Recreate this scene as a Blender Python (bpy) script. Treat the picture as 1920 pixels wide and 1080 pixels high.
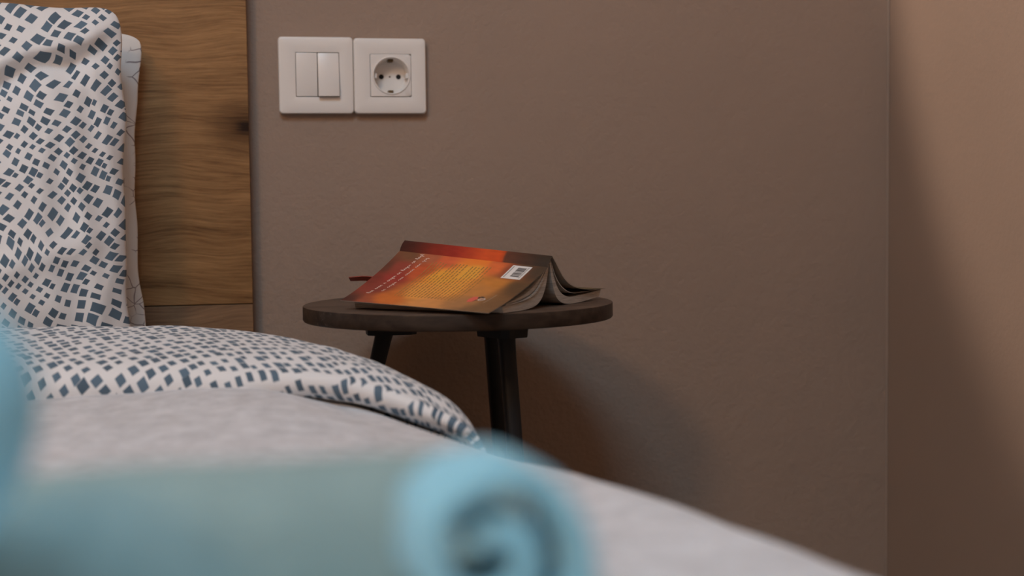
import bpy, bmesh, math, random
from mathutils import Vector, Matrix, noise

# ------------------------------------------------------------------ scene, camera, light
for o in list(bpy.data.objects):
    bpy.data.objects.remove(o)
scene = bpy.context.scene
COL = scene.collection
vs = scene.view_settings
vs.view_transform = 'Standard'
vs.look = 'None'
vs.gamma = 1.0
vs.use_curve_mapping = False
vs.exposure = 0.0
try:
    scene.cycles.use_denoising = True
    scene.cycles.max_bounces = 6
    scene.cycles.diffuse_bounces = 4
except Exception:
    pass

CAM_Z = 0.65
yaw, pitch, roll = math.radians(11.2), math.radians(3.6), 0.012
fwd = Vector((math.sin(yaw) * math.cos(pitch), math.cos(yaw) * math.cos(pitch), -math.sin(pitch)))
r0 = fwd.cross(Vector((0, 0, 1))).normalized()
u0 = r0.cross(fwd)
rgt = r0 * math.cos(roll) - u0 * math.sin(roll)
upv = u0 * math.cos(roll) + r0 * math.sin(roll)
cd = bpy.data.cameras.new('camera')
cam = bpy.data.objects.new('camera', cd)
COL.objects.link(cam)
M = Matrix((rgt, upv, -fwd)).transposed().to_4x4()
M.translation = Vector((0, -1.54, CAM_Z))
cam.matrix_world = M
cd.lens = 50.0
cd.sensor_width = 36.0
cd.clip_start = 0.02
cd.dof.use_dof = True
cd.dof.focus_distance = 1.36
cd.dof.aperture_fstop = 3.6
scene.camera = cam

w = bpy.data.worlds.new('sky')
scene.world = w
w.use_nodes = True
bgn = w.node_tree.nodes['Background']
bgn.inputs[0].default_value = (0.50, 0.77, 1.0, 1)
bgn.inputs[1].default_value = 1.0

def area_light(name, loc, target, sx, sy, power, color):
    l = bpy.data.lights.new(name, 'AREA')
    l.shape = 'RECTANGLE'
    l.size, l.size_y = sx, sy
    l.energy = power
    l.color = color
    o = bpy.data.objects.new(name, l)
    COL.objects.link(o)
    o.location = loc
    o.rotation_euler = (Vector(target) - Vector(loc)).to_track_quat('-Z', 'Y').to_euler()
    return o

LAMP_POS = Vector((-1.08, -2.12, 2.02))        # ceiling globe, its light is in its builder
LAMP_STRENGTH = 39.0
# cool light added above the bed, with an unseen roof window made up for it
area_light('added_overhead_light', (-0.40, -1.85, 2.49), (-0.40, -1.85, 0.0), 0.76, 0.76, 30.0, (0.45, 0.755, 1.0))

# ------------------------------------------------------------------ helpers
def lin(c):
    c = c / 255.0
    return c / 12.92 if c <= 0.04045 else ((c + 0.055) / 1.055) ** 2.4
def rgb(r, g, b, k=1.0):
    return (lin(r) * k, lin(g) * k, lin(b) * k, 1)

def new_obj(name, verts, faces, mat=None, parent=None, smooth=True, uvs=None):
    me = bpy.data.meshes.new(name)
    me.from_pydata([tuple(v) for v in verts], [], faces)
    if uvs:
        lay = me.uv_layers.new(name='UVMap')
        for lp in me.loops:
            lay.data[lp.index].uv = uvs[lp.vertex_index]
    me.update()
    o = bpy.data.objects.new(name, me)
    COL.objects.link(o)
    if mat:
        me.materials.append(mat)
    if smooth:
        for p in me.polygons:
            p.use_smooth = True
    if parent:
        o.parent = parent
    return o

def bm_obj(name, bm, mat=None, parent=None, smooth=False):
    bmesh.ops.recalc_face_normals(bm, faces=bm.faces)
    me = bpy.data.meshes.new(name)
    bm.to_mesh(me)
    bm.free()
    o = bpy.data.objects.new(name, me)
    COL.objects.link(o)
    if mat:
        me.materials.append(mat)
    if smooth:
        for p in me.polygons:
            p.use_smooth = True
        try:
            me.set_sharp_from_angle(angle=math.radians(40))
        except Exception:
            pass
    if parent:
        o.parent = parent
    return o

def add_box(bm, x0, x1, y0, y1, z0, z1, bevel=0.0, seg=2):
    r = bmesh.ops.create_cube(bm, size=1.0)
    vsx = r['verts']
    for v in vsx:
        v.co = Vector(((x0 + x1) / 2 + v.co.x * (x1 - x0), (y0 + y1) / 2 + v.co.y * (y1 - y0), (z0 + z1) / 2 + v.co.z * (z1 - z0)))
    if bevel > 0:
        eds = list({e for v in vsx for e in v.link_edges})
        bmesh.ops.bevel(bm, geom=eds, offset=bevel, segments=seg, profile=0.5, affect='EDGES')

def box(name, ext, mat, parent=None, bevel=0.0, seg=2):
    bm = bmesh.new()
    add_box(bm, *ext, bevel=bevel, seg=seg)
    return bm_obj(name, bm, mat, parent, smooth=bevel > 0)

def thing(name, loc, label, cat, group=None):
    o = bpy.data.objects.new(name, None)
    COL.objects.link(o)
    o.empty_display_size = 0.05
    o.location = loc
    tag(o, label, cat, group)
    return o
def tag(o, label, cat, group=None):
    o['label'] = label
    o['category'] = cat
    if group:
        o['group'] = group
    return o
def struct(o, label=None):
    o['kind'] = 'structure'
    if label:
        o['label'] = label
    return o

def adopt(root):
    """children were modelled in world space: keep them there under the placed Empty"""
    bpy.context.view_layer.update()
    inv = root.matrix_world.inverted()
    for c in root.children:
        c.matrix_parent_inverse = inv

def catmull(pts, n):
    """resample a list of tuples with a Catmull-Rom spline, n samples per span"""
    P = [Vector(p) for p in pts]
    out = []
    for i in range(len(P) - 1):
        a = P[i - 1] if i > 0 else P[i] * 2 - P[i + 1]
        b, c = P[i], P[i + 1]
        d = P[i + 2] if i + 2 < len(P) else P[i + 1] * 2 - P[i]
        for k in range(n):
            t = k / n
            out.append(0.5 * ((2 * b) + (c - a) * t + (2 * a - 5 * b + 4 * c - d) * t * t + (3 * b - a - 3 * c + d) * t ** 3))
    out.append(P[-1])
    return out

def interp(tab, x):
    if x <= tab[0][0]:
        return tab[0][1:]
    for a, b in zip(tab, tab[1:]):
        if x <= b[0]:
            t = (x - a[0]) / (b[0] - a[0])
            t = t * t * (3 - 2 * t) if len(tab) < 3 else t
            return tuple(p + (q - p) * t for p, q in zip(a[1:], b[1:]))
    return tab[-1][1:]

def grid_faces(nu, nv, close_v=False):
    f = []
    for i in range(nu - 1):
        for j in range(nv - (0 if close_v else 1)):
            j2 = (j + 1) % nv
            f.append((i * nv + j, (i + 1) * nv + j, (i + 1) * nv + j2, i * nv + j2))
    return f

def fbm(x, y, z, sc):
    return noise.noise(Vector((x, y, z)) * sc)

# ------------------------------------------------------------------ materials
class Mat:
    def __init__(self, name, color=(0.5, 0.5, 0.5, 1), rough=0.6, spec=0.3, metal=0.0, sheen=0.0):
        self.m = bpy.data.materials.new(name)
        self.m.use_nodes = True
        self.nt = self.m.node_tree
        self.b = self.nt.nodes['Principled BSDF']
        self.b.inputs['Base Color'].default_value = color
        self.b.inputs['Roughness'].default_value = rough
        self.b.inputs['Specular IOR Level'].default_value = spec
        self.b.inputs['Metallic'].default_value = metal
        if sheen:
            self.b.inputs['Sheen Weight'].default_value = sheen
    def n(self, t, **kw):
        nd = self.nt.nodes.new(t)
        for k, v in kw.items():
            if k.startswith('i_'):
                nd.inputs[k[2:].replace('_', ' ')].default_value = v
            else:
                setattr(nd, k, v)
        return nd
    def l(self, a, b):
        self.nt.links.new(a, b)
    def coords(self, kind='Object', scale=(1, 1, 1), rot=(0, 0, 0), loc=(0, 0, 0)):
        tc = self.n('ShaderNodeTexCoord')
        mp = self.n('ShaderNodeMapping')
        mp.inputs['Scale'].default_value = scale
        mp.inputs['Rotation'].default_value = rot
        mp.inputs['Location'].default_value = loc
        self.l(tc.outputs[kind], mp.inputs[0])
        return mp.outputs[0]
    def noise(self, co, scale, detail=4, rough=0.55, dist=0.0):
        t = self.n('ShaderNodeTexNoise')
        t.inputs['Scale'].default_value = scale
        t.inputs['Detail'].default_value = detail
        t.inputs['Roughness'].default_value = rough
        t.inputs['Distortion'].default_value = dist
        self.l(co, t.inputs['Vector'])
        return t
    def ramp(self, fac, stops):
        r = self.n('ShaderNodeValToRGB')
        e = r.color_ramp.elements
        while len(e) < len(stops):
            e.new(0.5)
        for el, (p, c) in zip(e, stops):
            el.position = p
            el.color = c
        self.l(fac, r.inputs[0])
        return r
    def bump(self, height, strength, dist=0.002, chain=None):
        bp = self.n('ShaderNodeBump')
        bp.inputs['Strength'].default_value = strength
        bp.inputs['Distance'].default_value = dist
        self.l(height, bp.inputs['Height'])
        if chain:
            self.l(chain, bp.inputs['Normal'])
        self.l(bp.outputs[0], self.b.inputs['Normal'])
        return bp.outputs[0]
    def base(self, out):
        self.l(out, self.b.inputs['Base Color'])
    def math(self, op, a, b=None):
        m = self.n('ShaderNodeMath', operation=op)
        for i, q in enumerate((a, b)):
            if q is None:
                continue
            if isinstance(q, (int, float)):
                m.inputs[i].default_value = q
            else:
                self.l(q, m.inputs[i])
        return m.outputs[0]

def mat_wall(name='taupe_wall_paint', relief=0.40):
    m = Mat(name, rough=0.75, spec=0.25)
    co = m.coords()
    n1 = m.noise(co, 3.0, 3)
    r = m.ramp(n1.outputs[0], [(0.3, (0.310, 0.225, 0.173, 1)), (0.7, (0.340, 0.246, 0.189, 1))])
    m.base(r.outputs[0])
    n2 = m.noise(co, 190.0, 3, 0.6)
    n3 = m.noise(co, 60.0, 2, 0.5)
    h = m.math('ADD', n2.outputs[0], n3.outputs[0])
    m.bump(h, relief, 0.0024)
    return m.m

def mat_plain(name, color, rough=0.6, spec=0.3, metal=0.0, bump=None):
    m = Mat(name, color, rough, spec, metal)
    if bump:
        co = m.coords()
        n = m.noise(co, bump[0], 3)
        m.bump(n.outputs[0], bump[1], 0.001)
    return m.m

def mat_oak(name, light, dark, knot=None, seed=0.0):
    m = Mat(name, rough=0.55, spec=0.3)
    co = m.coords(loc=(seed, seed * 0.7, seed * 0.3))
    # bend the grain gently, then stretch it along the board
    nb = m.noise(co, 5.0, 2)
    mv = m.n('ShaderNodeVectorMath', operation='MULTIPLY_ADD')
    m.l(nb.outputs['Color'], mv.inputs[0])
    mv.inputs[1].default_value = (0.0, 0.0, 0.05)
    m.l(co, mv.inputs[2])
    def stretched(sx, sz):
        mp = m.n('ShaderNodeMapping')
        mp.inputs['Scale'].default_value = (sx, 1.0, sz)
        m.l(mv.outputs[0], mp.inputs[0])
        return mp.outputs[0]
    g1 = m.noise(stretched(5.0, 130.0), 1.0, 6, 0.62, 0.3)
    g2 = m.noise(stretched(22.0, 480.0), 1.0, 5, 0.7)
    g3 = m.noise(stretched(2.2, 16.0), 1.0, 3, 0.5)
    a = m.math('MULTIPLY', g1.outputs[0], 0.36)
    b_ = m.math('MULTIPLY', g2.outputs[0], 0.44)
    c = m.math('MULTIPLY', g3.outputs[0], 0.26)
    s = m.math('ADD', m.math('ADD', a, b_), c)
    mid = tuple((p + q) / 2 for p, q in zip(light, dark))
    r = m.ramp(s, [(0.40, dark), (0.52, mid), (0.66, light)])
    out = r.outputs[0]
    if knot:
        tc = m.n('ShaderNodeTexCoord')
        vm = m.n('ShaderNodeVectorMath', operation='SUBTRACT')
        m.l(tc.outputs['Object'], vm.inputs[0])
        vm.inputs[1].default_value = knot
        ml = m.n('ShaderNodeVectorMath', operation='MULTIPLY')
        m.l(vm.outputs[0], ml.inputs[0])
        ml.inputs[1].default_value = (1.0, 0.2, 1.5)
        ln = m.n('ShaderNodeVectorMath', operation='LENGTH')
        m.l(ml.outputs[0], ln.inputs[0])
        wob = m.math('ADD', ln.outputs['Value'], m.math('MULTIPLY', m.math('SUBTRACT', g1.outputs[0], 0.5), 0.03))
        kr = m.ramp(wob, [(0.004, (0.06, 0.04, 0.03, 1)), (0.014, (0.42, 0.38, 0.34, 1)), (0.05, (1, 1, 1, 1))])
        mx = m.n('ShaderNodeMix', data_type='RGBA', blend_type='MULTIPLY')
        mx.inputs[0].default_value = 1.0
        m.l(out, mx.inputs[6])
        m.l(kr.outputs[0], mx.inputs[7])
        out = mx.outputs[2]
    m.base(out)
    m.bump(s, 0.5, 0.0012)
    return m.m

def mat_dots(name, scale=62.0, warp=1.0, white=(0.80, 0.78, 0.77, 1), ink=(0.085, 0.125, 0.165, 1), rot=0.6):
    m = Mat(name, rough=0.9, spec=0.15, sheen=0.1)
    co = m.coords('UV')
    nz = m.noise(co, 5.0, 1.0)
    nz2 = m.noise(co, 17.0, 1.0)
    w0 = m.n('ShaderNodeVectorMath', operation='MULTIPLY_ADD')
    m.l(nz.outputs['Color'], w0.inputs[0])
    w0.inputs[1].default_value = (0.075 * warp, 0.075 * warp, 0)
    m.l(co, w0.inputs[2])
    w1 = m.n('ShaderNodeVectorMath', operation='MULTIPLY_ADD')
    m.l(nz2.outputs['Color'], w1.inputs[0])
    w1.inputs[1].default_value = (0.022 * warp, 0.022 * warp, 0)
    m.l(w0.outputs[0], w1.inputs[2])
    mp = m.n('ShaderNodeMapping')
    mp.inputs['Rotation'].default_value = (0, 0, rot)
    m.l(w1.outputs[0], mp.inputs[0])
    def dots(vec):
        v = m.n('ShaderNodeTexVoronoi', feature='F1', distance='CHEBYCHEV', voronoi_dimensions='2D')
        v.inputs['Scale'].default_value = scale
        v.inputs['Randomness'].default_value = 0.42
        m.l(vec, v.inputs['Vector'])
        return v
    v = dots(mp.outputs[0])
    sep = m.n('ShaderNodeSeparateColor')
    m.l(v.outputs['Color'], sep.inputs[0])
    thr = m.math('ADD', m.math('MULTIPLY', sep.outputs[0], 0.13), 0.225)
    d = m.math('SUBTRACT', v.outputs['Distance'], thr)
    r = m.n('ShaderNodeMapRange')
    r.inputs['From Min'].default_value = -0.02
    r.inputs['From Max'].default_value = 0.02
    r.inputs['To Min'].default_value = 1.0
    r.inputs['To Max'].default_value = 0.0
    m.l(d, r.inputs[0])
    inkv = m.n('ShaderNodeMix', data_type='RGBA')
    m.l(sep.outputs[1], inkv.inputs[0])
    inkv.inputs[6].default_value = ink
    inkv.inputs[7].default_value = tuple(c * 1.5 for c in ink[:3]) + (1,)
    mx = m.n('ShaderNodeMix', data_type='RGBA')
    m.l(r.outputs[0], mx.inputs[0])
    mx.inputs[6].default_value = white
    m.l(inkv.outputs[2], mx.inputs[7])
    m.base(mx.outputs[2])
    wv = m.noise(co, 700.0, 2)
    m.bump(wv.outputs[0], 0.25, 0.0006)
    return m.m

def mat_botanical():
    m = Mat('white_cotton_grey_sprigs', rough=0.9, spec=0.15)
    co = m.coords('UV')
    nz = m.noise(co, 22.0, 2)
    w1 = m.n('ShaderNodeVectorMath', operation='MULTIPLY_ADD')
    m.l(nz.outputs['Color'], w1.inputs[0])
    w1.inputs[1].default_value = (0.03, 0.03, 0)
    m.l(co, w1.inputs[2])
    v = m.n('ShaderNodeTexVoronoi', feature='DISTANCE_TO_EDGE', voronoi_dimensions='2D')
    v.inputs['Scale'].default_value = 85.0
    m.l(w1.outputs[0], v.inputs['Vector'])
    line = m.ramp(v.outputs['Distance'], [(0.02, (1, 1, 1, 1)), (0.06, (0, 0, 0, 1))])
    patch = m.noise(co, 26.0, 2)
    pr = m.ramp(patch.outputs[0], [(0.46, (0, 0, 0, 1)), (0.52, (1, 1, 1, 1))])
    k = m.math('MULTIPLY', line.outputs[0], pr.outputs[0])
    mx = m.n('ShaderNodeMix', data_type='RGBA')
    m.l(k, mx.inputs[0])
    mx.inputs[6].default_value = (0.74, 0.71, 0.68, 1)
    mx.inputs[7].default_value = (0.30, 0.25, 0.25, 1)
    m.base(mx.outputs[2])
    return m.m

def mat_terry(name, c1, c2, scale=260.0, strength=0.6, blot=35.0):
    m = Mat(name, rough=0.95, spec=0.1, sheen=0.25)
    co = m.coords()
    n1 = m.noise(co, blot, 4, 0.65)
    r = m.ramp(n1.outputs[0], [(0.32, c1), (0.68, c2)])
    m.base(r.outputs[0])
    n2 = m.noise(co, scale, 3, 0.6)
    m.bump(n2.outputs[0], strength, 0.003)
    return m.m

def mat_table(name='dark_stained_oak', k=1.0):
    m = Mat(name, rough=0.42, spec=0.3)
    co = m.coords()
    mp = m.n('ShaderNodeMapping')
    mp.inputs['Scale'].default_value = (6.0, 110.0, 110.0)
    m.l(co, mp.inputs[0])
    g = m.noise(mp.outputs[0], 1.0, 5, 0.6, 0.4)
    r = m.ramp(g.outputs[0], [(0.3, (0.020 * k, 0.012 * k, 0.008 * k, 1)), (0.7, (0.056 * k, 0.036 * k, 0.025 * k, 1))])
    # pale scratches in the finish
    sc = m.noise(co, 38.0, 3, 0.5, 1.5)
    sr = m.ramp(sc.outputs[0], [(0.488, (0, 0, 0, 1)), (0.497, (1, 1, 1, 1)), (0.506, (0, 0, 0, 1))])
    pt = m.noise(co, 17.0, 1)
    ptr = m.ramp(pt.outputs[0], [(0.58, (0, 0, 0, 1)), (0.66, (0.35, 0.35, 0.35, 1))])
    kk = m.math('MULTIPLY', sr.outputs[0], ptr.outputs[0])
    mx = m.n('ShaderNodeMix', data_type='RGBA')
    m.l(kk, mx.inputs[0])
    m.l(r.outputs[0], mx.inputs[6])
    mx.inputs[7].default_value = (0.30, 0.25, 0.22, 1)
    m.base(mx.outputs[2])
    m.bump(g.outputs[0], 0.3, 0.0008)
    return m.m

def mat_attr(name, rough=0.4, spec=0.4):
    m = Mat(name, rough=rough, spec=spec)
    at = m.n('ShaderNodeAttribute', attribute_name='print')
    m.base(at.outputs['Color'])
    return m.m

def mat_pages(name, c1, c2, freq=2600.0):
    m = Mat(name, rough=0.85, spec=0.15)
    co = m.coords(scale=(1, 1, 1))
    n = m.noise(m.coords(scale=(60, 60, freq)), 1.0, 2)
    r = m.ramp(n.outputs[0], [(0.35, c1), (0.65, c2)])
    m.base(r.outputs[0])
    return m.m

MW = mat_wall()
MW2 = mat_wall('taupe_smooth_wall_paint', 0.10)
M_WHITE = mat_plain('white_plastic', (0.79, 0.745, 0.70, 1), 0.32, 0.45)
M_HOLE = mat_plain('hole_shade_dark', (0.01, 0.008, 0.007, 1), 0.6)
M_BRASS = mat_plain('contact_metal', (0.16, 0.11, 0.06, 1), 0.4, 0.5, 0.8)
M_BLACK = mat_plain('black_powder_coat', (0.008, 0.008, 0.009, 1), 0.45, 0.35, bump=(900, 0.15))
M_OAK = mat_oak('oak_headboard', (0.44, 0.240, 0.100, 1), (0.135, 0.062, 0.022, 1), knot=(0.019, -0.02, 0.728))
M_OAK2 = mat_oak('oak_headboard_dark_board', (0.270, 0.150, 0.075, 1), (0.110, 0.056, 0.027, 1), seed=3.1)
M_DOTS = mat_dots('dotted_pillow_cotton', 94.0)
M_DOTS2 = mat_dots('dotted_duvet_cotton', 88.0, 0.5, rot=0.55)
M_BOT = mat_botanical()
M_DUVET = mat_terry('pale_grey_duvet', (0.58, 0.578, 0.59, 1), (0.80, 0.797, 0.815, 1), 320.0, 0.35, 60.0)
M_MATT = mat_plain('mattress_ticking', (0.7, 0.69, 0.67, 1), 0.9, 0.1, bump=(200, 0.2))
M_TOWEL = mat_terry('turquoise_terry', (0.29, 0.62, 0.75, 1), (0.35, 0.69, 0.82, 1), 420.0, 0.6, 40.0)
M_FLOOR = mat_oak('oak_floor', (0.32, 0.2, 0.11, 1), (0.18, 0.1, 0.05, 1), seed=5.0)
M_CEIL = mat_plain('white_ceiling_paint', (0.72, 0.68, 0.63, 1), 0.9, 0.1)
M_TRIM = mat_plain('corner_sealant', (0.35, 0.265, 0.21, 1), 0.5, 0.3)
M_PAGE = mat_pages('book_pages', (0.34, 0.29, 0.24, 1), (0.56, 0.49, 0.42, 1))
M_COVER = mat_attr('printed_cover', 0.5, 0.2)

# ------------------------------------------------------------------ room shell
XR, XL, YR, ZT = 0.752, -2.05, -3.3, 2.5
bm = bmesh.new()
HX0, HX1, HZ0, HZ1 = 0.154, 0.194, 0.762, 0.804      # box behind the socket
add_box(bm, XL - .12, HX0, 0, .12, 0, ZT)
add_box(bm, HX1, XR + .12, 0, .12, 0, ZT)
add_box(bm, HX0, HX1, 0, .12, 0, HZ0)
add_box(bm, HX0, HX1, 0, .12, HZ1, ZT)
add_box(bm, HX0, HX1, .05, .12, HZ0, HZ1)
struct(bm_obj('wall_back', bm, MW))
struct(box('wall_right', (XR, XR + .12, YR, 0, 0, ZT), MW2))
struct(box('wall_front', (XL - .12, XR + .12, YR - .12, YR, 0, ZT), MW))
struct(box('wall_left', (XL - .12, XL, YR, 0, 0, ZT), MW))
struct(box('floor', (XL - .12, XR + .12, YR - .12, .12, -.1, 0), M_FLOOR))
WX0, WX1, WY0, WY1 = -0.80, 0.00, -2.25, -1.45      # opening of the added roof window
bm = bmesh.new()
add_box(bm, XL - .12, WX0, YR - .12, .12, ZT, ZT + .1)
add_box(bm, WX1, XR + .12, YR - .12, .12, ZT, ZT + .1)
add_box(bm, WX0, WX1, YR - .12, WY0, ZT, ZT + .1)
add_box(bm, WX0, WX1, WY1, .12, ZT, ZT + .1)
struct(bm_obj('ceiling', bm, M_CEIL))
M_FRAME = mat_plain('white_window_frame', (0.75, 0.75, 0.73, 1), 0.4)
bm = bmesh.new()
for e in ((WX0, WX0 + .04, WY0, WY1), (WX1 - .04, WX1, WY0, WY1), (WX0 + .04, WX1 - .04, WY0, WY0 + .04), (WX0 + .04, WX1 - .04, WY1 - .04, WY1)):
    add_box(bm, *e, ZT + .04, ZT + .09)
win = struct(bm_obj('added_roof_window', bm, M_FRAME))  # unseen window, added to go with the overhead light
gm = Mat('added_window_glass', (1, 1, 1, 1), 0.0)
gm.b.inputs['Transmission Weight'].default_value = 1.0
gm.b.inputs['IOR'].default_value = 1.05
box('pane', (WX0 + .04, WX1 - .04, WY0 + .04, WY1 - .04, ZT + .062, ZT + .068), gm.m, win)
struct(box('baseboard_back', (0.03, XR, -.012, 0, 0, .07), M_FRAME, bevel=.003))
struct(box('baseboard_right', (XR - .012, XR, YR, -.012, 0, .07), M_FRAME, bevel=.003))
# bead of filler down the corner
bm = bmesh.new()
add_box(bm, XR - .0024, XR, -.0024, 0, .07, ZT, bevel=.001)
struct(bm_obj('trim_1', bm, M_TRIM))

# ------------------------------------------------------------------ headboard
hb = thing('headboard', (-.69, -.01, .30), 'oak headboard panel with horizontal grain and a dark knot at its edge', 'headboard')
box('board', (-1.42, .0225, -.020, -.0005, .543, 1.05), M_OAK, hb, bevel=.0012)
box('board', (-1.42, .0225, -.020, -.0005, .30, .5422), M_OAK2, hb, bevel=.0012)
adopt(hb)

# ------------------------------------------------------------------ bed
bf = thing('bed_frame', (-.69, -1.0, 0), 'low wooden bed frame under the mattress and duvet', 'bed frame')
for x0, x1, y0, y1 in ((-1.40, -1.37, -1.98, -.03), (.00, .03, -1.98, -.03)):
    box('side_rail', (x0, x1, y0, y1, .19, .27), M_OAK2, bf, bevel=.003)
for y0, y1 in ((-1.98, -1.95), (-.06, -.03)):
    box('end_rail', (-1.37, .0, y0, y1, .19, .27), M_OAK2, bf, bevel=.003)
for k in range(12):
    y = -1.88 + k * .16
    box('slat', (-1.37, 0, y - .035, y + .035, .25, .268), M_OAK2, bf)
for x in (-1.38, -.06):
    for y in (-1.94, -.30):
        box('leg', (x, x + .05, y - .025, y + .025, 0, .19), M_OAK2, bf, bevel=.003)
adopt(bf)
mt = box('mattress', (-1.39, .03, -1.97, -.03, .27, .455), M_MATT, None, bevel=.03, seg=4)
tag(mt, 'thick white mattress under the duvet', 'mattress')

# duvet: pale cover draped over the bed, its head end turned back to show the dotted side
dv = thing('duvet', (-.6, -1.0, .462), 'pale grey duvet spread over the bed with its dotted end folded back', 'duvet')
#        y,     xc (where the side starts to fall), z0 (height of the top), r
EDGE = [(-1.98, .265, .478, .065), (-1.20, .252, .485, .065), (-.96, .224, .4855, .065), (-.88, .210, .4835, .065), (-.80, .193, .480, .065), (-.70, .170, .476, .065),
        (-.60, .143, .475, .062), (-.52, .116, .477, .058), (-.46, .096, .479, .055), (-.40, .073, .481, .050), (-.34, .050, .482, .046), (-.28, .03, .482, .04)]
ys = [-1.98 + i * (1.70 / 150) for i in range(151)]
verts, uvs = [], []
NV = None
for y in ys:
    xc, z0, r = interp(EDGE, y)
    prof = []
    for k in range(61):
        x = -1.43 + (xc + 1.43) * (k / 60) ** 0.75
        side = max(0.0, (-1.33 - x) / .1)
        z = z0 - .10 * side * side
        z += .013 * math.exp(-((x - .02) / .09) ** 2) * max(0.0, min(1.0, (y + .75) / .25)) * max(0.0, min(1.0, (xc - x) / .05))
        z += .006 * fbm(x, y, 0, 4.0) + .0025 * fbm(x, y, 3, 14.0)
        prof.append((x, z))
    zc = prof[-1][1]
    for k in range(1, 13):
        t = math.radians(86) * k / 12
        prof.append((xc + r * 1.15 * math.sin(t), zc - r * (1 - math.cos(t))))
    xe, ze = prof[-1]
    for k in range(1, 15):
        f = k / 14
        prof.append((xe + .012 * math.sin(f * 2.5) + .010 * f * fbm(0, y, 5, 7.0), ze - f * .16))
    NV = len(prof)
    for x, z in prof:
        verts.append((x, y, z))
        uvs.append((x, y))
o = new_obj('cover', verts, grid_faces(len(ys), NV), M_DUVET, dv, uvs=uvs)
sm = o.modifiers.new('thick', 'SOLIDIFY')
sm.thickness = .010
sm.offset = -1.0

#        x,     yb,    yf,    zt,    ztf,   zl
BAND = [(-1.42, -.205, -.355, .520, .506, .480), (-1.3, -.205, -.355, .537, .520, .487), (-.30, -.205, -.355, .537, .5195, .487), (-.087, -.205, -.360, .535, .5185, .488),
        (-.0146, -.225, -.383, .533, .519, .490), (.053, -.285, -.410, .5265, .518, .497), (.105, -.335, -.440, .5145, .511, .492),
        (.142, -.365, -.460, .4995, .497, .480), (.165, -.385, -.475, .486, .484, .472), (.180, -.395, -.485, .470, .468, .462),
        (.188, -.400, -.490, .445, .443, .439), (.191, -.400, -.490, .405, .403, .40), (.192, -.400, -.490, .345, .343, .34)]
ST = catmull([(b[0], b[1], b[2]) for b in BAND], 10)
ST2 = catmull([(b[3], b[4], b[5]) for b in BAND], 10)
verts, uvs = [], []
acc = 0.0
prev = None
for k, (a, c) in enumerate(zip(ST, ST2)):
    x, yb, yf = a
    zt, ztf, zl = c
    cur = Vector((x, zt, (yb + yf) / 2))
    acc += (cur - prev).length if prev is not None else 0
    prev = cur
    wob = .004 * fbm(x, 0, 7, 12.0)
    wobf = .006 * fbm(x, 1, 9, 9.0)
    yf2 = yf + wobf
    pr = catmull([(yb + .004, zt - .045, 0), (yb + .001, zt - .012, 0), (yb - .016, zt, 0), (yb * .55 + yf2 * .45, zt * .6 + ztf * .4 + .002 + wob * .4, 0),
                  (yf2 + .032, ztf + .002 + wob * .3, 0), (yf2 + .010, ztf - .005, 0), (yf2 + .001, ztf * .55 + zl * .45, 0), (yf2 + .004, zl + .004, 0), (yf2 + .016, zl - .001, 0), (yf2 + .05, zl - .003, 0)], 5)
    q = 0.0
    pp = None
    NV = len(pr)
    for p in pr:
        steep = max(0.0, min(1.0, (x - .14) / .04))      # where the band hangs down, its print runs with the fall
        q += ((p - pp).length * (1 - steep) + abs(p.x - pp.x) * steep) if pp is not None else 0
        pp = p
        verts.append((x, p.x, p.y + .0012 * fbm(x, p.x, 2, 30.0)))
        uvs.append((acc + steep * (zt - p.y), q))
o = new_obj('folded_edge', verts, grid_faces(len(ST), NV), M_DOTS2, dv, uvs=uvs)
sm = o.modifiers.new('thick', 'SOLIDIFY')
sm.thickness = .004
sm.offset = -1.0
adopt(dv)

# ------------------------------------------------------------------ pillows
def pillow(name, cx, cz, y0, lean, W, H, T, pinch_x, pinch_z, mat, label, folds, seed):
    nu, nv = 111, 81
    verts, uvs = [], []
    def sheet(sign):
        for i in range(nu):
            u = math.sin((i / (nu - 1) * 2 - 1) * math.pi / 2 * .96) / math.sin(math.pi / 2 * .96)
            for j in range(nv):
                v = math.sin((j / (nv - 1) * 2 - 1) * math.pi / 2 * .96) / math.sin(math.pi / 2 * .96)
                x = W / 2 * u * (1 - pinch_x * (1 - v * v))
                z = H / 2 * v * (1 - pinch_z * (1 - u * u))
                ck = abs(u) ** 22 * abs(v) ** 14
                x *= 1 - .022 * ck
                z *= 1 - .045 * ck
                th = T / 2 * (.45 if sign > 0 else 1.0) * max(0.0, (1 - abs(u) ** 2.6)) ** .5 * max(0.0, (1 - abs(v) ** 2.6)) ** .5
                edge = min(1.0, 8 * (1 - abs(u))) * min(1.0, 8 * (1 - abs(v)))
                d = 0.0
                if sign < 0:
                    d = folds(x, z) * edge
                d += edge * (.007 * fbm(x, z, seed, 11.0) + .0035 * fbm(x * 1.4, z * .7, seed + 4, 30.0))
                wx = .005 * fbm(0, z, seed + 2, 19.0) * abs(u) ** 6
                wz = .006 * fbm(x, 0, seed + 3, 13.0) * abs(v) ** 6
                yy = sign * (th + d)
                verts.append((cx + x + wx * (1 if u > 0 else -1), y0 + yy + lean * z, cz + z + wz * (1 if v > 0 else -1)))
                uvs.append((x + (7 if sign > 0 else 0), z))
    sheet(-1)
    sheet(1)
    n = nu * nv
    f = grid_faces(nu, nv)
    f2 = [tuple(q + n for q in reversed(t)) for t in f]
    faces = f + f2
    me_o = new_obj(name, verts, faces, mat, None, uvs=uvs)
    bm = bmesh.new()
    bm.from_mesh(me_o.data)
    bmesh.ops.remove_doubles(bm, verts=bm.verts, dist=.0002)
    bmesh.ops.recalc_face_normals(bm, faces=bm.faces)
    bm.to_mesh(me_o.data)
    bm.free()
    return me_o

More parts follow.
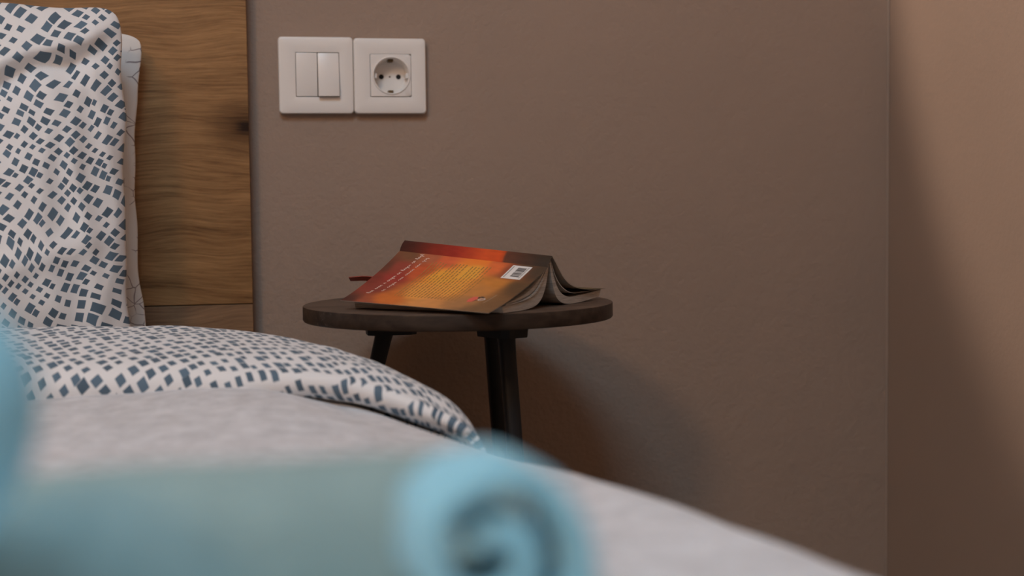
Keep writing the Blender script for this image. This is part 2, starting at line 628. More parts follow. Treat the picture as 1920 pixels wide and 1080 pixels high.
def g(x, s):
    return math.exp(-(x / s) ** 2)
PCX, PCZ = -.416, .650
def folds_front(x, z):
    X, Z = x + PCX, z + PCZ
    d = 0.0
    # long crease under the top edge, sinking towards the left
    line = .822 + (X + .10) * .42 + .004 * math.sin(X * 60)
    t = Z - line
    d += .013 * g(t, .010) - .010 * g(t + .020, .012)
    # folds running down the right-hand side
    for x0, amp, s, ph in ((-.112, .009, .006, 0), (-.132, .008, .008, 1.7), (-.160, .006, .010, 3.1), (-.190, .005, .012, 4.4)):
        xx = x0 + .010 * math.sin(Z * 22 + ph)
        d += amp * g(X - xx, s) * g(Z - .66, .12)
    # dimples under the crease and diagonal pulls
    d += .006 * g((X + .16) * .7 + (Z - .76) * .7, .010) * g((X + .16) - (Z - .76), .05)
    d -= .006 * g((X + .13) * .5 + (Z - .74) * .86, .009) * g((X + .13) - (Z - .74), .05)
    d += .005 * g((X + .17) * .3 - (Z - .60) * .95, .012)
    d += .005 * g((X + .12) * .6 + (Z - .615) * .8, .008) * g(X + .11, .05)
    return d
p = pillow('pillow', PCX, PCZ, -.122, .08, .640, .382, .125, .006, .012, M_DOTS, '', folds_front, 1.0)
tag(p, 'white pillow with slate-blue dots standing in front against the headboard', 'pillow')
p = pillow('pillow', -.399, .655, -.046, .02, .640, .335, .050, .045, .03, M_BOT, '', lambda x, z: 0.0, 6.0)
tag(p, 'white pillow with faint grey sprig print, tucked behind the dotted pillow', 'pillow')

# ------------------------------------------------------------------ light switch and socket
def plate(name, x0, x1, z0, z1, root, hole):
    """frame with a rounded outline, dished towards a square opening"""
    hx0, hx1, hz0, hz1 = hole
    verts, faces = [], []
    def ring(a0, a1, b0, b1, r, y, n=8):
        idx = []
        for cx, cz, s in ((a1 - r, b1 - r, 0), (a0 + r, b1 - r, 90), (a0 + r, b0 + r, 180), (a1 - r, b0 + r, 270)):
            for k in range(n):
                t = math.radians(s + 90 * k / (n - 1))
                verts.append((cx + r * math.cos(t), y, cz + r * math.sin(t)))
                idx.append(len(verts) - 1)
        return idx
    rings = [ring(x0 + .0008, x1 - .0008, z0 + .0008, z1 - .0008, .004, -.0002), ring(x0, x1, z0, z1, .004, -.003), ring(x0, x1, z0, z1, .004, -.0068),
             ring(x0 + .0008, x1 - .0008, z0 + .0008, z1 - .0008, .0036, -.0082), ring(x0 + .0024, x1 - .0024, z0 + .0024, z1 - .0024, .003, -.0088),
             ring(hx0 - .001, hx1 + .001, hz0 - .001, hz1 + .001, .0018, -.0094), ring(hx0, hx1, hz0, hz1, .0012, -.0090), ring(hx0, hx1, hz0, hz1, .0012, -.002)]
    for a, b in zip(rings, rings[1:]):
        n = len(a)
        for k in range(n):
            faces.append((a[k], a[(k + 1) % n], b[(k + 1) % n], b[k]))
    o = new_obj(name, verts, faces, M_WHITE, root)
    try:
        o.data.set_sharp_from_angle(angle=math.radians(35))
    except Exception:
        pass
    return o

sw = thing('light_switch', (.0942, 0, .783), 'white double rocker light switch left of the power socket', 'light switch')
HS = (.0725, .1188, .7600, .8072)
plate('frame', .0547, .1337, .7425, .8236, sw, HS)
box('backing', (HS[0], HS[1], -.003, -.0005, HS[2], HS[3]), M_WHITE, sw)
def rocker(x0, x1, out_top, out_bot):
    bm = bmesh.new()
    add_box(bm, x0, x1, -.0095, -.0035, HS[2] + .0006, HS[3] - .0006, bevel=.0009)
    for v in bm.verts:
        t = (v.co.z - HS[2]) / (HS[3] - HS[2])
        if v.co.y < -.006:
            v.co.y -= out_bot * (1 - t) + out_top * t
    return bm_obj('rocker', bm, M_WHITE, sw, smooth=True)
xm = (HS[0] + HS[1]) / 2
rocker(HS[0] + .0005, xm - .00035, .0012, .0004)
rocker(xm + .00035, HS[1] - .0005, .0000, .0052)
adopt(sw)

so = thing('power_socket', (.1729, 0, .783), 'white round-recess power socket right of the light switch', 'power socket')
HO = (.1513, .1957, .7602, .8060)
plate('frame', .1341, .2117, .7425, .8228, so, HO)
CXs, CZs, CR = .1742, .7830, .0191
verts, faces = [], []
N = 64
def ringc(rad, y):
    b = len(verts)
    for k in range(N):
        t = 2 * math.pi * k / N
        verts.append((CXs + rad * math.cos(t), y, CZs + rad * math.sin(t)))
    return [b + k for k in range(N)]
def ringsq(y, ins):
    b = len(verts)
    a0, a1, b0, b1 = HO[0] + ins, HO[1] - ins, HO[2] + ins, HO[3] - ins
    for k in range(N):
        t = 2 * math.pi * k / N
        c, s = math.cos(t), math.sin(t)
        q = min((a1 - CXs) / c if c > 1e-6 else 9, (a0 - CXs) / c if c < -1e-6 else 9, (b1 - CZs) / s if s > 1e-6 else 9, (b0 - CZs) / s if s < -1e-6 else 9)
        verts.append((CXs + q * c, y, CZs + q * s))
    return [b + k for k in range(N)]
rs = [ringsq(-.0030, .0004), ringsq(-.0098, .0004), ringsq(-.0103, .0010), ringc(CR + .0014, -.0103), ringc(CR + .0009, -.0112), ringc(CR + .0002, -.0112), ringc(CR - .0004, -.0104), ringc(CR - .0012, .0055), ringc(CR - .0020, .0068), ringc(.001, .0068)]
for a, b in zip(rs, rs[1:]):
    for k in range(N):
        faces.append((a[k], a[(k + 1) % N], b[(k + 1) % N], b[k]))
o = new_obj('insert', verts, faces, M_WHITE, so)
o.data.set_sharp_from_angle(angle=math.radians(35))
def disc(name, x, z, r, y, mat):
    bm = bmesh.new()
    bmesh.ops.create_cone(bm, cap_ends=True, segments=24, radius1=r, radius2=r, depth=.0006, matrix=Matrix.Translation((x, y, z)) @ Matrix.Rotation(math.pi / 2, 4, 'X'))
    return bm_obj(name, bm, mat, so)
disc('pin_hole_disc', CXs - .0093, CZs, .0026, .0066, M_HOLE)  # flat dark discs for the holes, their shade put in as colour
disc('pin_hole_disc', CXs + .0093, CZs, .0026, .0066, M_HOLE)
for s in (1, -1):
    bm = bmesh.new()
    zz = CZs + s * (CR - .0040)
    add_box(bm, CXs - .0028, CXs + .0028, -.0030, .0066, min(zz, zz + s * .0033), max(zz, zz + s * .0033), bevel=.0006)
    bm_obj('earth_clip', bm, M_BRASS, so)
for s in (1, -1):
    bm = bmesh.new()
    xx = CXs + s * (CR - .0036)
    add_box(bm, min(xx, xx + s * .003), max(xx, xx + s * .003), -.0075, .0066, CZs - .0026, CZs + .0026, bevel=.0006)
    bm_obj('guide_rib', bm, M_WHITE, so)
adopt(so)

# ------------------------------------------------------------------ side table
TX, TY, TZ, TR, TT = .216, -.18, .55, .1495, .0148
st = thing('side_table', (TX, TY, 0), 'small round dark wooden side table with black metal tripod legs', 'side table')
verts, faces = [], []
prof = [(0, TZ), (.05, TZ), (TR - .0012, TZ), (TR - .0003, TZ - .0004), (TR, TZ - .0014), (TR, TZ - TT + .0016), (TR - .0010, TZ - TT + .0002), (TR - .003, TZ - TT), (.05, TZ - TT), (0, TZ - TT)]
NS = 128
for r_, z_ in prof:
    for k in range(NS):
        t = 2 * math.pi * k / NS
        verts.append((TX + max(r_, .0005) * math.cos(t), TY + max(r_, .0005) * math.sin(t), z_))
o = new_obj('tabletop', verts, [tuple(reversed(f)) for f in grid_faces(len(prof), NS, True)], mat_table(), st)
o.data.materials.append(mat_table('oak_top_sheen_tint', 2.4))  # lighter copy of the edge oak: grazing sheen put into the top's colour
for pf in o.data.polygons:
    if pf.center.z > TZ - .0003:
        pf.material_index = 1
o.data.set_sharp_from_angle(angle=math.radians(40))
LEGS = [((.1455, -.180, .530), (.012, -.175, 0)), ((.2500, -.244, .530), (.266, -.345, 0)), ((.2592, -.116, .530), (.304, -.040, 0))]
for top, foot in LEGS:
    top, foot = Vector(top), Vector(foot)
    d = (foot - top).normalized()
    out = Vector((top.x - TX, top.y - TY, 0)).normalized()
    tan = Vector((-out.y, out.x, 0))
    # fixing plate under the top with a short welded collar
    verts, faces = [], []
    pl = [(-.030, -.011), (-.024, -.017), (.014, -.017), (.020, -.011), (.020, .011), (.014, .017), (-.024, .017), (-.030, .011)]
    for dz in (0, -.0138):
        for a, b in pl:
            k = 1.0 if dz == 0 else .93
            q = Vector((top.x, top.y, TZ - TT + dz)) + out * a * k + tan * b * k
            verts.append(q)
    n = len(pl)
    faces = [tuple(range(n)), tuple(reversed(range(n, 2 * n)))] + [(k, (k + 1) % n, n + (k + 1) % n, n + k) for k in range(n)]
    b_o = new_obj('fixing_plate', verts, faces, M_BLACK, st, smooth=False)
    # tapered rounded leg
    side = d.cross(Vector((0, -1, 0))).normalized()
    fr = side.cross(d).normalized()
    verts = []
    levels = [(-.004, .0088), (.010, .0086), (.03, .0080), (.06, .0077), (.5, .0072), (.985, .0066), (1.0, .0062)]
    NL = 20
    for f, r_ in levels:
        c = top + (foot - top) * f
        for k in range(NL):
            t = 2 * math.pi * k / NL
            ex = 0.65
            cx_ = math.copysign(abs(math.cos(t)) ** ex, math.cos(t))
            sy_ = math.copysign(abs(math.sin(t)) ** ex, math.sin(t))
            verts.append(c + side * r_ * cx_ + fr * r_ * sy_)
    fcs = grid_faces(len(levels), NL, True)
    fcs.append(tuple(range(NL)))
    fcs.append(tuple(reversed(range((len(levels) - 1) * NL, len(levels) * NL))))
    lo = new_obj('leg', verts, fcs, M_BLACK, st)
    lo.data.set_sharp_from_angle(angle=math.radians(50))
adopt(st)

# ------------------------------------------------------------------ open book, face down
R0 = Vector((.1675, -.158, .6105))
R1 = Vector((.290, -.268, .5970))
bu = Vector((R1.x - R0.x, R1.y - R0.y, 0)).normalized()
bv = Vector((bu.y, -bu.x, 0))
bk = thing('paperback_book', (.20, -.21, .5502), 'open paperback lying face down with an orange sunset-coloured back cover', 'book')
def ridge(s):
    return R0 + (R1 - R0) * s
def back_cover(s, t, lift=0.0):
    r = ridge(s)
    E_ = r + bv * .009 - Vector((0, 0, .010))
    O_ = r + bv * (.1035 + .009 * s * s)
    O_.z = .559 + (.5531 - .559) * s
    p = E_.lerp(O_, t)
    p.z -= .003 * 4 * t * (1 - t)
    if lift:
        p += Vector((bv.x * .40, bv.y * .40, .92)) * lift
    return p
G = 1.95
SAMP = [(0.01, 0.98, 60, 32, 25), (0.1, 0.68, 105, 43, 33), (0.11, 0.25, 112, 48, 36), (0.1, 0.04, 90, 58, 38), (0.22, 0.04, 132, 72, 48), (0.38, 0.08, 162, 74, 44), (0.57, 0.02, 185, 98, 38), (0.57, 0.22, 196, 130, 50), (0.41, 0.37, 195, 125, 45), (0.44, 0.64, 182, 122, 55), (0.26, 0.89, 158, 84, 34), (0.16, 1.0, 118, 58, 38), (0.55, 0.93, 165, 110, 60), (0.75, 0.82, 132, 92, 56), (0.94, 0.8, 92, 66, 42), (0.7, 0.08, 172, 84, 44), (0.71, -0.04, 140, 68, 42), (0.85, -0.06, 65, 50, 36), (0.95, 0.42, 72, 53, 35), (0.79, 0.36, 152, 96, 42), (0.97, 0.09, 58, 46, 35), (0.15, 0.44, 118, 40, 32), (0.28, 0.3, 148, 64, 34), (0.58, 0.54, 188, 124, 52), (0.75, 0.54, 150, 98, 50), (0.9, 0.96, 95, 70, 46), (0.01, 0.27, 75, 42, 30), (0.02, 0.48, 95, 38, 28), (0.82, 0.14, 110, 55, 38)]
SPINE = [(0.0, 50, 24, 18), (.08, 60, 26, 19), (.24, 105, 34, 22), (.38, 122, 36, 25), (.58, 165, 65, 30), (.68, 162, 62, 26), (.70, 150, 58, 26), (.715, 78, 45, 32), (.95, 46, 36, 28), (1.0, 44, 35, 27)]
def art(s, t):
    s2 = s + .03 * fbm(s, t, 1, 6.0)
    t2 = t + .05 * fbm(s, t, 8, 6.0)
    wsum, c = 0.0, [0.0, 0.0, 0.0]
    for a, b, r_, g_, b_ in SAMP:
        d2 = (a - s2) ** 2 + ((b - t2) * .65) ** 2
        wt = 1.0 / (d2 + .0012) ** 2.2
        wsum += wt
        for i, q in enumerate((r_, g_, b_)):
            c[i] += wt * lin(q)
    k = 1 + .12 * fbm(s, t, 4, 18.0)
    return [min(.9, q / wsum * G * k) for q in c]
def colour_mesh(o, cols):
    at = o.data.color_attributes.new('print', 'FLOAT_COLOR', 'POINT')
    for i, c in enumerate(cols):
        at.data[i].color = (c[0], c[1], c[2], 1)
def solid_strip(name, fn, ns, nt, th, mat, parent, cols=None, nrm=Vector((0, 0, -1))):
    """sheet fn(i/ns, j/nt) given a thickness along nrm"""
    verts, cc = [], []
    for layer in (0, 1):
        for i in range(ns + 1):
            for j in range(nt + 1):
                q = fn(i / ns, j / nt)
                verts.append(q + nrm * th * layer)
                if cols:
                    cc.append(cols(i / ns, j / nt) if layer == 0 else (.35, .30, .25))
    n = (ns + 1) * (nt + 1)
    f = grid_faces(ns + 1, nt + 1)
    faces = f + [tuple(n + q for q in reversed(t)) for t in f]
    W_ = nt + 1
    for j in range(nt):
        faces.append((j, j + 1, n + j + 1, n + j))
        a = ns * W_
        faces.append((a + j + 1, a + j, n + a + j, n + a + j + 1))
    for i in range(ns):
        a, b = i * W_, (i + 1) * W_
        faces.append((b, a, n + a, n + b))
        a2, b2 = a + nt, b + nt
        faces.append((a2, b2, n + b2, n + a2))
    o = new_obj(name, verts, faces, mat, parent, smooth=False)
    bm = bmesh.new()
    bm.from_mesh(o.data)
    bmesh.ops.recalc_face_normals(bm, faces=bm.faces)
    bm.to_mesh(o.data)
    bm.free()
    if cols:
        colour_mesh(o, cc)
    return o
bc = solid_strip('back_cover', back_cover, 120, 70, .0005, M_COVER, bk, art)
def spine_fn(s, t):
    r = ridge(s)
    E_ = r + bv * .009 - Vector((0, 0, .010))
    p = r.lerp(E_, t)
    bulge = .0012 * 4 * t * (1 - t)
    return p + bv * bulge * .6 + Vector((0, 0, bulge * .7))
sp = solid_strip('spine', spine_fn, 120, 6, .0005, M_COVER, bk, lambda s, t: [lin(q) * G * .9 * (1 + .15 * fbm(s, t, 2, 20.0)) for q in interp(SPINE, s)], nrm=Vector((-bv.x * .5, -bv.y * .5, -.5)))
ZR1 = R1.z
def prof_at(s, pts):
    """profile (v, z) given for the right-hand end, stretched to the ridge height at s"""
    k = (ridge(s).z - .5505) / (ZR1 - .5505)
    return [(v_, .5505 + (z_ - .5505) * k) for v_, z_ in pts]
FC = [(.0, .5968), (-.009, .588), (-.020, .5770), (-.034, .5690), (-.052, .5645), (-.075, .5620), (-.106, .5608)]
FCs = [(p.x, p.y) for p in catmull([(a, b, 0) for a, b in FC], 5)]
def front_cover(s, t):
    pr = prof_at(s, FCs)
    f = t * (len(pr) - 1)
    i = min(int(f), len(pr) - 2)
    v_, z_ = (pr[i][0] + (pr[i + 1][0] - pr[i][0]) * (f - i), pr[i][1] + (pr[i + 1][1] - pr[i][1]) * (f - i))
    r = ridge(s)
    return Vector((r.x + bv.x * v_, r.y + bv.y * v_, z_))
solid_strip('front_cover', front_cover, 10, len(FCs) - 1, .0005, M_COVER, bk, lambda s, t: [lin(q) * G for q in interp([(0, 58, 44, 32), (.45, 70, 60, 40), (.6, 88, 84, 50), (1.0, 74, 60, 44)], t)])
def bundle(upper, lower, s0=.0, s1=1.0, end=0.004):
    """a bundle of pages: closed profile swept along the spine"""
    up_ = catmull([(a, b, 0) for a, b in upper], 5)
    lo_ = catmull([(a, b, 0) for a, b in lower], 5)
    loop = [(p.x, p.y) for p in up_] + [(p.x, p.y) for p in reversed(lo_)]
    n = len(loop)
    verts = []
    NSG = 6
    for i in range(NSG + 1):
        s = s0 + (s1 - s0) * i / NSG
        r = ridge(s) 
        for v_, z_ in prof_at(s, loop):
            verts.append((r.x + bv.x * v_, r.y + bv.y * v_, z_))
    faces = grid_faces(NSG + 1, n, True)
    m_ = len(up_)
    for base in (0, NSG * n):       # end caps as quad strips between the upper and lower curve
        for k in range(m_ - 1):
            faces.append((base + k, base + k + 1, base + n - 2 - k, base + n - 1 - k))
    o = new_obj('page_bundle', verts, faces, M_PAGE, bk, smooth=False)
    bm = bmesh.new()
    bm.from_mesh(o.data)
    bmesh.ops.recalc_face_normals(bm, faces=bm.faces)
    bm.to_mesh(o.data)
    bm.free()
    return o
# front half (towards the camera): thick lower bundle and thin ones above it
bundle([(.0075, .5855), (.0165, .5715), (.030, .5622), (.052, .5580), (.086, .5562)], [(.0025, .5885), (.0095, .5680), (.022, .5552), (.045, .5509), (.084, .5506)], .012, .985)
bundle([(.0085, .5858), (.0185, .5738), (.032, .5648), (.052, .5598), (.082, .5576)], [(.0078, .5850), (.0175, .5722), (.031, .5630), (.052, .5588), (.082, .5566)], .012, .990)
bundle([(.0095, .5862), (.0210, .5765), (.036, .5685), (.056, .5625), (.080, .5585)], [(.0090, .5855), (.0198, .5745), (.0335, .5658), (.054, .5605), (.080, .5579)], .012, .987)
# far half: pages fall steeply, then lie flat
bundle([(-.0005, .5920), (-.0085, .5745), (-.019, .5625), (-.036, .5570), (-.062, .5572), (-.101, .5598)], [(.0012, .5900), (-.0045, .5700), (-.013, .5570), (-.029, .5510), (-.060, .5506), (-.098, .5535)], .012, .985)
bundle([(-.0012, .5930), (-.0110, .5770), (-.024, .5665), (-.042, .5605), (-.066, .5600), (-.102, .5604)], [(-.0010, .5922), (-.0104, .5764), (-.0232, .5660), (-.042, .5600), (-.066, .5596), (-.102, .5600)], .012, .985)

# print on the back cover, lying on its surface: s runs down the page, t from spine (0) to fore-edge (1)
LIFT = .00018
def decal(name, quads, mat, parent=bk, lift=LIFT):
    verts, faces = [], []
    for q in quads:
        b = len(verts)
        for s, t in q:
            verts.append(back_cover(s, t, lift))
        faces.append(tuple(range(b, b + len(q))))
    return new_obj(name, verts, faces, mat, parent, smooth=False)
def patch(s0, s1, t0, t1, n=4):
    """a rectangle split along t so that it follows the sagging cover"""
    return [[(s0, t0 + (t1 - t0) * k / n), (s1, t0 + (t1 - t0) * k / n), (s1, t0 + (t1 - t0) * (k + 1) / n), (s0, t0 + (t1 - t0) * (k + 1) / n)] for k in range(n)]
def stroke(pts, wd):
    """quads of a pen stroke through (s, t) points; t scaled so that the width is even"""
    out = []
    for (a, b), (c, d) in zip(pts, pts[1:]):
        ds, dt = (c - a) * .165, (d - b) * .105
        L = math.hypot(ds, dt) or 1e-9
        ns_, nt_ = -dt / L * wd / 2 / .165, ds / L * wd / 2 / .105
        out.append([(a + ns_, b + nt_), (c + ns_, d + nt_), (c - ns_, d - nt_), (a - ns_, b - nt_)])
    return out
M_INKW = mat_plain('pale_pink_print', (0.80, 0.56, 0.46, 1), 0.5)
M_INKB = mat_plain('brown_print', (0.42, 0.20, 0.055, 1), 0.6)
M_LABEL = mat_plain('barcode_white', (0.85, 0.80, 0.75, 1), 0.5)
M_BAR = mat_plain('barcode_ink', (0.07, 0.055, 0.05, 1), 0.6)
M_RED = mat_plain('logo_red', (0.75, 0.14, 0.09, 1), 0.5)
rnd = random.Random(4)
quads = []
def script_line(sA, tA, sB, tB, words, h, wd):
    """a cursive line from (sA,tA) at the fore-edge to (sB,tB) by the spine; letters x: low loop, h: tall, g: tail"""
    total = sum(len(x) for x in words) + 1.1 * (len(words) - 1)
    pos = 0.0
    for wtxt in words:
        pts = []
        for ch in wtxt:
            f = pos / total
            step = 1.0 / total
            amp_up = {'x': .55, 'h': 1.25, 'g': .55, 'A': 1.35}[ch]
            amp_dn = {'x': .0, 'h': .0, 'g': .85, 'A': .0}[ch]
            for fx, hh in ((.0, 0), (.22, amp_up * .8), (.42, amp_up), (.55, amp_up * .45), (.62, -amp_dn), (.50, -amp_dn * .6), (.85, 0)):
                q = f + step * fx
                s = sA + (sB - sA) * q - h * (hh + .10 * rnd.uniform(-1, 1))
                t = tA + (tB - tA) * q
                pts.append((s, t))
            pos += 1
        quads.extend(stroke(pts, wd))
        pos += 1.1
script_line(.112, .800, .180, .010, ['Axx', 'xxxx', 'x', 'xxgxx', 'xx', 'hxgxx', 'xx', 'hxgh'], .019, .00075)
script_line(.178, .735, .228, .060, ['xx', 'xxgxx', 'xxx', 'xxxxx', 'xxx', 'gxg'], .016, .00065)
decal('title_lettering', quads, M_INKW)
quads = []
NLN = 19
for k in range(NLN):
    s = .285 + k * (.690 - .285) / (NLN - 1)
    t0, t1 = .80, .105
    if k in (5, 11):
        t1 = .34
    if k == NLN - 1:
        t1 = .30
    t = t0
    while t > t1 + .02:
        wl = rnd.uniform(.018, .062)
        e = max(t1, t - wl)
        quads.extend(patch(s, s + .0072, e, t, 1))
        t = e - .010
decal('blurb_text', quads, M_INKB)
decal('barcode_panel', patch(.790, .915, .030, .266), M_LABEL)
quads = []
t = .062
while t < .225:
    wl = rnd.choice((.004, .006, .010, .014))
    quads.extend(patch(.836, .892, t, t + wl, 1))
    t += wl + rnd.choice((.004, .006, .009))
decal('barcode_bars', quads, M_BAR, lift=.00032)
quads = []
t = .050
while t < .240:
    quads.extend(patch(.800, .8065, t, t + .009, 1))
    quads.extend(patch(.897, .903, t, t + .008, 1))
    t += .0155
decal('barcode_digits', quads, M_BAR, lift=.00032)
decal('logo_red_mark', [[(.772, .800), (.760, .740), (.772, .675), (.800, .665), (.812, .720), (.800, .790)]], M_RED)
decal('logo_dark_mark', stroke([(.806, .700), (.815, .668), (.830, .664), (.838, .680)], .0022) + stroke([(.800, .770), (.812, .735)], .0022), M_BAR)
decal('logo_pale_ring', stroke([(.822, .725), (.836, .700), (.852, .692), (.858, .712), (.845, .738), (.826, .742), (.822, .725)], .0008), M_LABEL)
decal('edge_lettering', stroke([(.879, .790), (.886, .69), (.893, .59)], .0007), mat_plain('tan_print', (.40, .30, .20, 1), .6))
adopt(bk)

# red bookmark poking out of the head end of the pages
def bookmark(s, t):
    a = Vector((.1480, -.1095, .5690)).lerp(Vector((.1185, -.0915, .5715)), s)
    n = Vector((.25, .96, 0)).normalized()
    return a + Vector((0, 0, -.0060 * (t - .5))) * (1 - .3 * s) + n * .010 * (t - .5) + Vector((0, 0, .0012 * math.sin(s * 4)))
o = solid_strip('bookmark', bookmark, 10, 4, .0006, mat_plain('red_card', (.42, .085, .06, 1), .45), None)
tag(o, 'small red bookmark sticking out from behind the open book', 'bookmark')

# ------------------------------------------------------------------ towels in the foreground
# flat folded towel that carries the others
def soft_slab(name, cx, cy, z0, z1, wx, wy, parent, seed, rad=.012):
    nu, nv = 60, 24
    verts = []
    for i in range(nu):
        x = -wx / 2 + wx * i / (nu - 1)
        ex = min(1.0, (wx / 2 - abs(x)) / rad)
        kx = math.sqrt(max(0.0, 1 - (1 - ex) ** 2))
        for j in range(nv):
            t = 2 * math.pi * j / nv
            c, s = math.cos(t), math.sin(t)
            yy = (wy / 2) * math.copysign(abs(c) ** .25, c)
            hz = (z1 - z0) / 2
            zz = (z0 + z1) / 2 + hz * math.copysign(abs(s) ** .6, s) * (.35 + .65 * kx)
            yy *= .96 + .04 * kx
            verts.append((cx + x, cy + yy + .003 * fbm(x, t, seed, 9.0), zz + .002 * fbm(x, yy, seed + 2, 20.0)))
    f = grid_faces(nu, nv, True)
    f.append(tuple(range(nv)))
    f.append(tuple(reversed(range((nu - 1) * nv, nu * nv))))
    return new_obj(name, verts, f, M_TOWEL, parent)
ft = thing('folded_towel', (-.05, -1.10, .502), 'flat folded turquoise towel lying under the rolled towel', 'towel')
soft_slab('fold', -.045, -1.115, .5020, .5145, .310, .190, ft, 2.0)
soft_slab('fold', -.045, -1.113, .5140, .5260, .305, .186, ft, 7.0)
adopt(ft)

# rolled towel: the loose spiral end faces the camera
def spiral_roll(name, c, axis, length, r_out, r_in, turns, th, label, phase=0.0, tele=0.02, parent=None):
    axis = Vector(axis).normalized()
    e1 = axis.cross(Vector((0, 0, 1))).normalized()
    e2 = e1.cross(axis).normalized()
    n = int(turns * 40)
    nl = 26
    verts = []
    for i in range(n + 1):
        f = i / n
        a = phase + f * turns * 2 * math.pi
        r_ = r_out + (r_in - r_out) * f
        start = tele * f
        for k in range(nl):
            l = start + (length - start) * k / (nl - 1)
            rr = r_ + .0022 * fbm(math.cos(a) * 2, math.sin(a) * 2, l * 12 + f * 5, 1.2) 
            verts.append(Vector(c) + axis * l + e1 * rr * math.cos(a) + e2 * rr * math.sin(a))
    o = new_obj(name, verts, grid_faces(n + 1, nl), M_TOWEL, parent)
    sm = o.modifiers.new('thick', 'SOLIDIFY')
    sm.thickness = th
    sm.offset = 0
    return o
rt = spiral_roll('rolled_towel', (.0640, -1.194, .5598), (-.06, 1, -.04), .040, .0280, .0040, 1.75, .0074, '', phase=-2.2, tele=.004)
tag(rt, 'loosely rolled turquoise towel with its open spiral end facing the camera', 'towel')

# thick fold of a paler cloth to the left of the roll
M_SAGE = mat_terry('grey_green_terry', (0.25, 0.345, 0.335, 1), (0.31, 0.415, 0.40, 1), 420.0, 0.5, 40.0)
nu, prf = 50, [(.026, .5275), (.033, .536), (.034, .547), (.028, .560), (.014, .569), (.000, .5722), (-.012, .5690), (-.022, .5605), (-.028, .549), (-.0310, .538), (-.0290, .5290), (-.020, .5275)]
verts = []
pc = [(p.x, p.y) for p in catmull([(a, b, 0) for a, b in prf], 4)]
for i in range(nu):
    e = i / (nu - 1)
    x = -.078 + .165 * e
    taper = .55 + .45 * min(1.0, math.sqrt(max(0.0, min(e, 1 - e) * 12)))
    for a, b in pc:
        verts.append((x, -1.111 + a * taper + .004 * math.sin(x * 25) + .003 * fbm(x, a, 3, 15.0), .5275 + (b - .5275) * (.80 + .20 * taper) + (.002 * fbm(x, a, 6, 18.0) if b > .535 else 0)))
f = grid_faces(nu, len(pc), True)
f.append(tuple(range(len(pc))))
f.append(tuple(reversed(range((nu - 1) * len(pc), nu * len(pc)))))
o = new_obj('folded_cloth', verts, f, M_SAGE, None)
bm = bmesh.new()
bm.from_mesh(o.data)
bmesh.ops.recalc_face_normals(bm, faces=bm.faces)
bm.to_mesh(o.data)
bm.free()
tag(o, 'thick grey-green folded cloth in the foreground left of the turquoise roll', 'cloth')

# upright end of another towel at the left edge of the picture
ut = thing('upright_towel', (-.100, -1.13, .5325), 'turquoise towel bundle standing upright at the left edge', 'towel')
path = catmull([(-.116, -1.128, .5275), (-.113, -1.133, .550), (-.093, -1.155, .570), (-.076, -1.178, .588), (-.074, -1.186, .606), (-.090, -1.183, .621), (-.106, -1.178, .624)], 8)
verts = []
for i, p in enumerate(path):
    f = i / (len(path) - 1)
    d = (path[min(i + 1, len(path) - 1)] - path[max(i - 1, 0)]).normalized()
    e1 = d.cross(Vector((0, 1, 0))).normalized()
    e2 = e1.cross(d).normalized()
    r_ = interp([(0, .012), (.25, .016), (.5, .024), (.65, .027), (.82, .022), (.95, .013), (1, .004)], f)[0]
    for k in range(28):
        t = 2 * math.pi * k / 28
        rr = r_ * (1 + .06 * math.sin(3 * t + f * 6)) + .001 * fbm(t, f * 3, 1, 2.0)
        verts.append(p + e1 * rr * math.cos(t) + e2 * rr * math.sin(t))
fc = grid_faces(len(path), 28, True)
fc.append(tuple(range(28)))
fc.append(tuple(reversed(range((len(path) - 1) * 28, len(path) * 28))))
new_obj('bundle', verts, fc, M_TOWEL, ut)
adopt(ut)

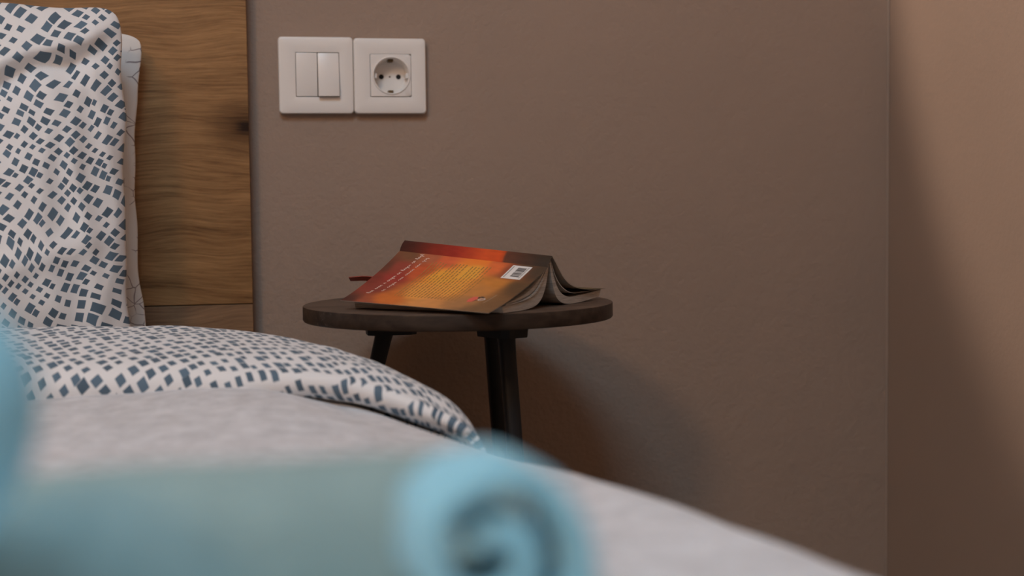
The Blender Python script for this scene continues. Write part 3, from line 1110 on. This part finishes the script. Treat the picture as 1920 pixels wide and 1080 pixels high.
# ------------------------------------------------------------------ lamps (out of view; the spotlight is an added one)
cl = thing('ceiling_lamp', (LAMP_POS.x, LAMP_POS.y, ZT), 'globe ceiling lamp hanging on a short rod behind the camera', 'ceiling lamp')
ge = Mat('lit_globe', (1, 1, 1, 1))
ge.b.inputs['Emission Color'].default_value = (1.0, 0.62, 0.345, 1)
ge.b.inputs['Emission Strength'].default_value = LAMP_STRENGTH
bm = bmesh.new()
bmesh.ops.create_uvsphere(bm, u_segments=24, v_segments=16, radius=.17, matrix=Matrix.Translation(LAMP_POS))
bm_obj('globe', bm, ge.m, cl, smooth=True)
bm = bmesh.new()
bmesh.ops.create_cone(bm, cap_ends=True, segments=16, radius1=.008, radius2=.008, depth=ZT - LAMP_POS.z - .17, matrix=Matrix.Translation((LAMP_POS.x, LAMP_POS.y, (ZT + LAMP_POS.z + .17) / 2)))
bm_obj('rod', bm, M_BLACK, cl)
bm = bmesh.new()
bmesh.ops.create_cone(bm, cap_ends=True, segments=24, radius1=.05, radius2=.045, depth=.02, matrix=Matrix.Translation((LAMP_POS.x, LAMP_POS.y, ZT - .0105)))
bm_obj('canopy', bm, M_BLACK, cl)
adopt(cl)

SPOT = Vector((-.2, -.50, 2.38))  # added spotlight, made up to cast the bright patch on the right wall
SPOT_AIM = Vector((XR, -.57, 1.55))
sl = thing('added_ceiling_spot', (SPOT.x, SPOT.y, ZT), 'small black ceiling spotlight added to brighten the right wall', 'spotlight')
bm = bmesh.new()
dirv = (SPOT_AIM - SPOT).normalized()
bmesh.ops.create_cone(bm, cap_ends=True, segments=20, radius1=.035, radius2=.035, depth=.09, matrix=Matrix.Translation(SPOT - dirv * .06) @ dirv.to_track_quat('Z', 'Y').to_matrix().to_4x4())
bm_obj('head', bm, M_BLACK, sl)
bm = bmesh.new()
add_box(bm, SPOT.x - .05, SPOT.x + .02, SPOT.y - .008, SPOT.y + .008, SPOT.z + .04, ZT)
bm_obj('bracket', bm, M_BLACK, sl)
adopt(sl)
ld = bpy.data.lights.new('added_spot_beam', 'SPOT')
ld.energy = 112.0
ld.color = (1.0, 0.80, 0.66)
ld.spot_size = math.radians(50.4)
ld.spot_blend = 0.08
ld.shadow_soft_size = .03
lo = bpy.data.objects.new('added_spot_beam', ld)
COL.objects.link(lo)
lo.location = SPOT
lo.rotation_euler = dirv.to_track_quat('-Z', 'Y').to_euler()
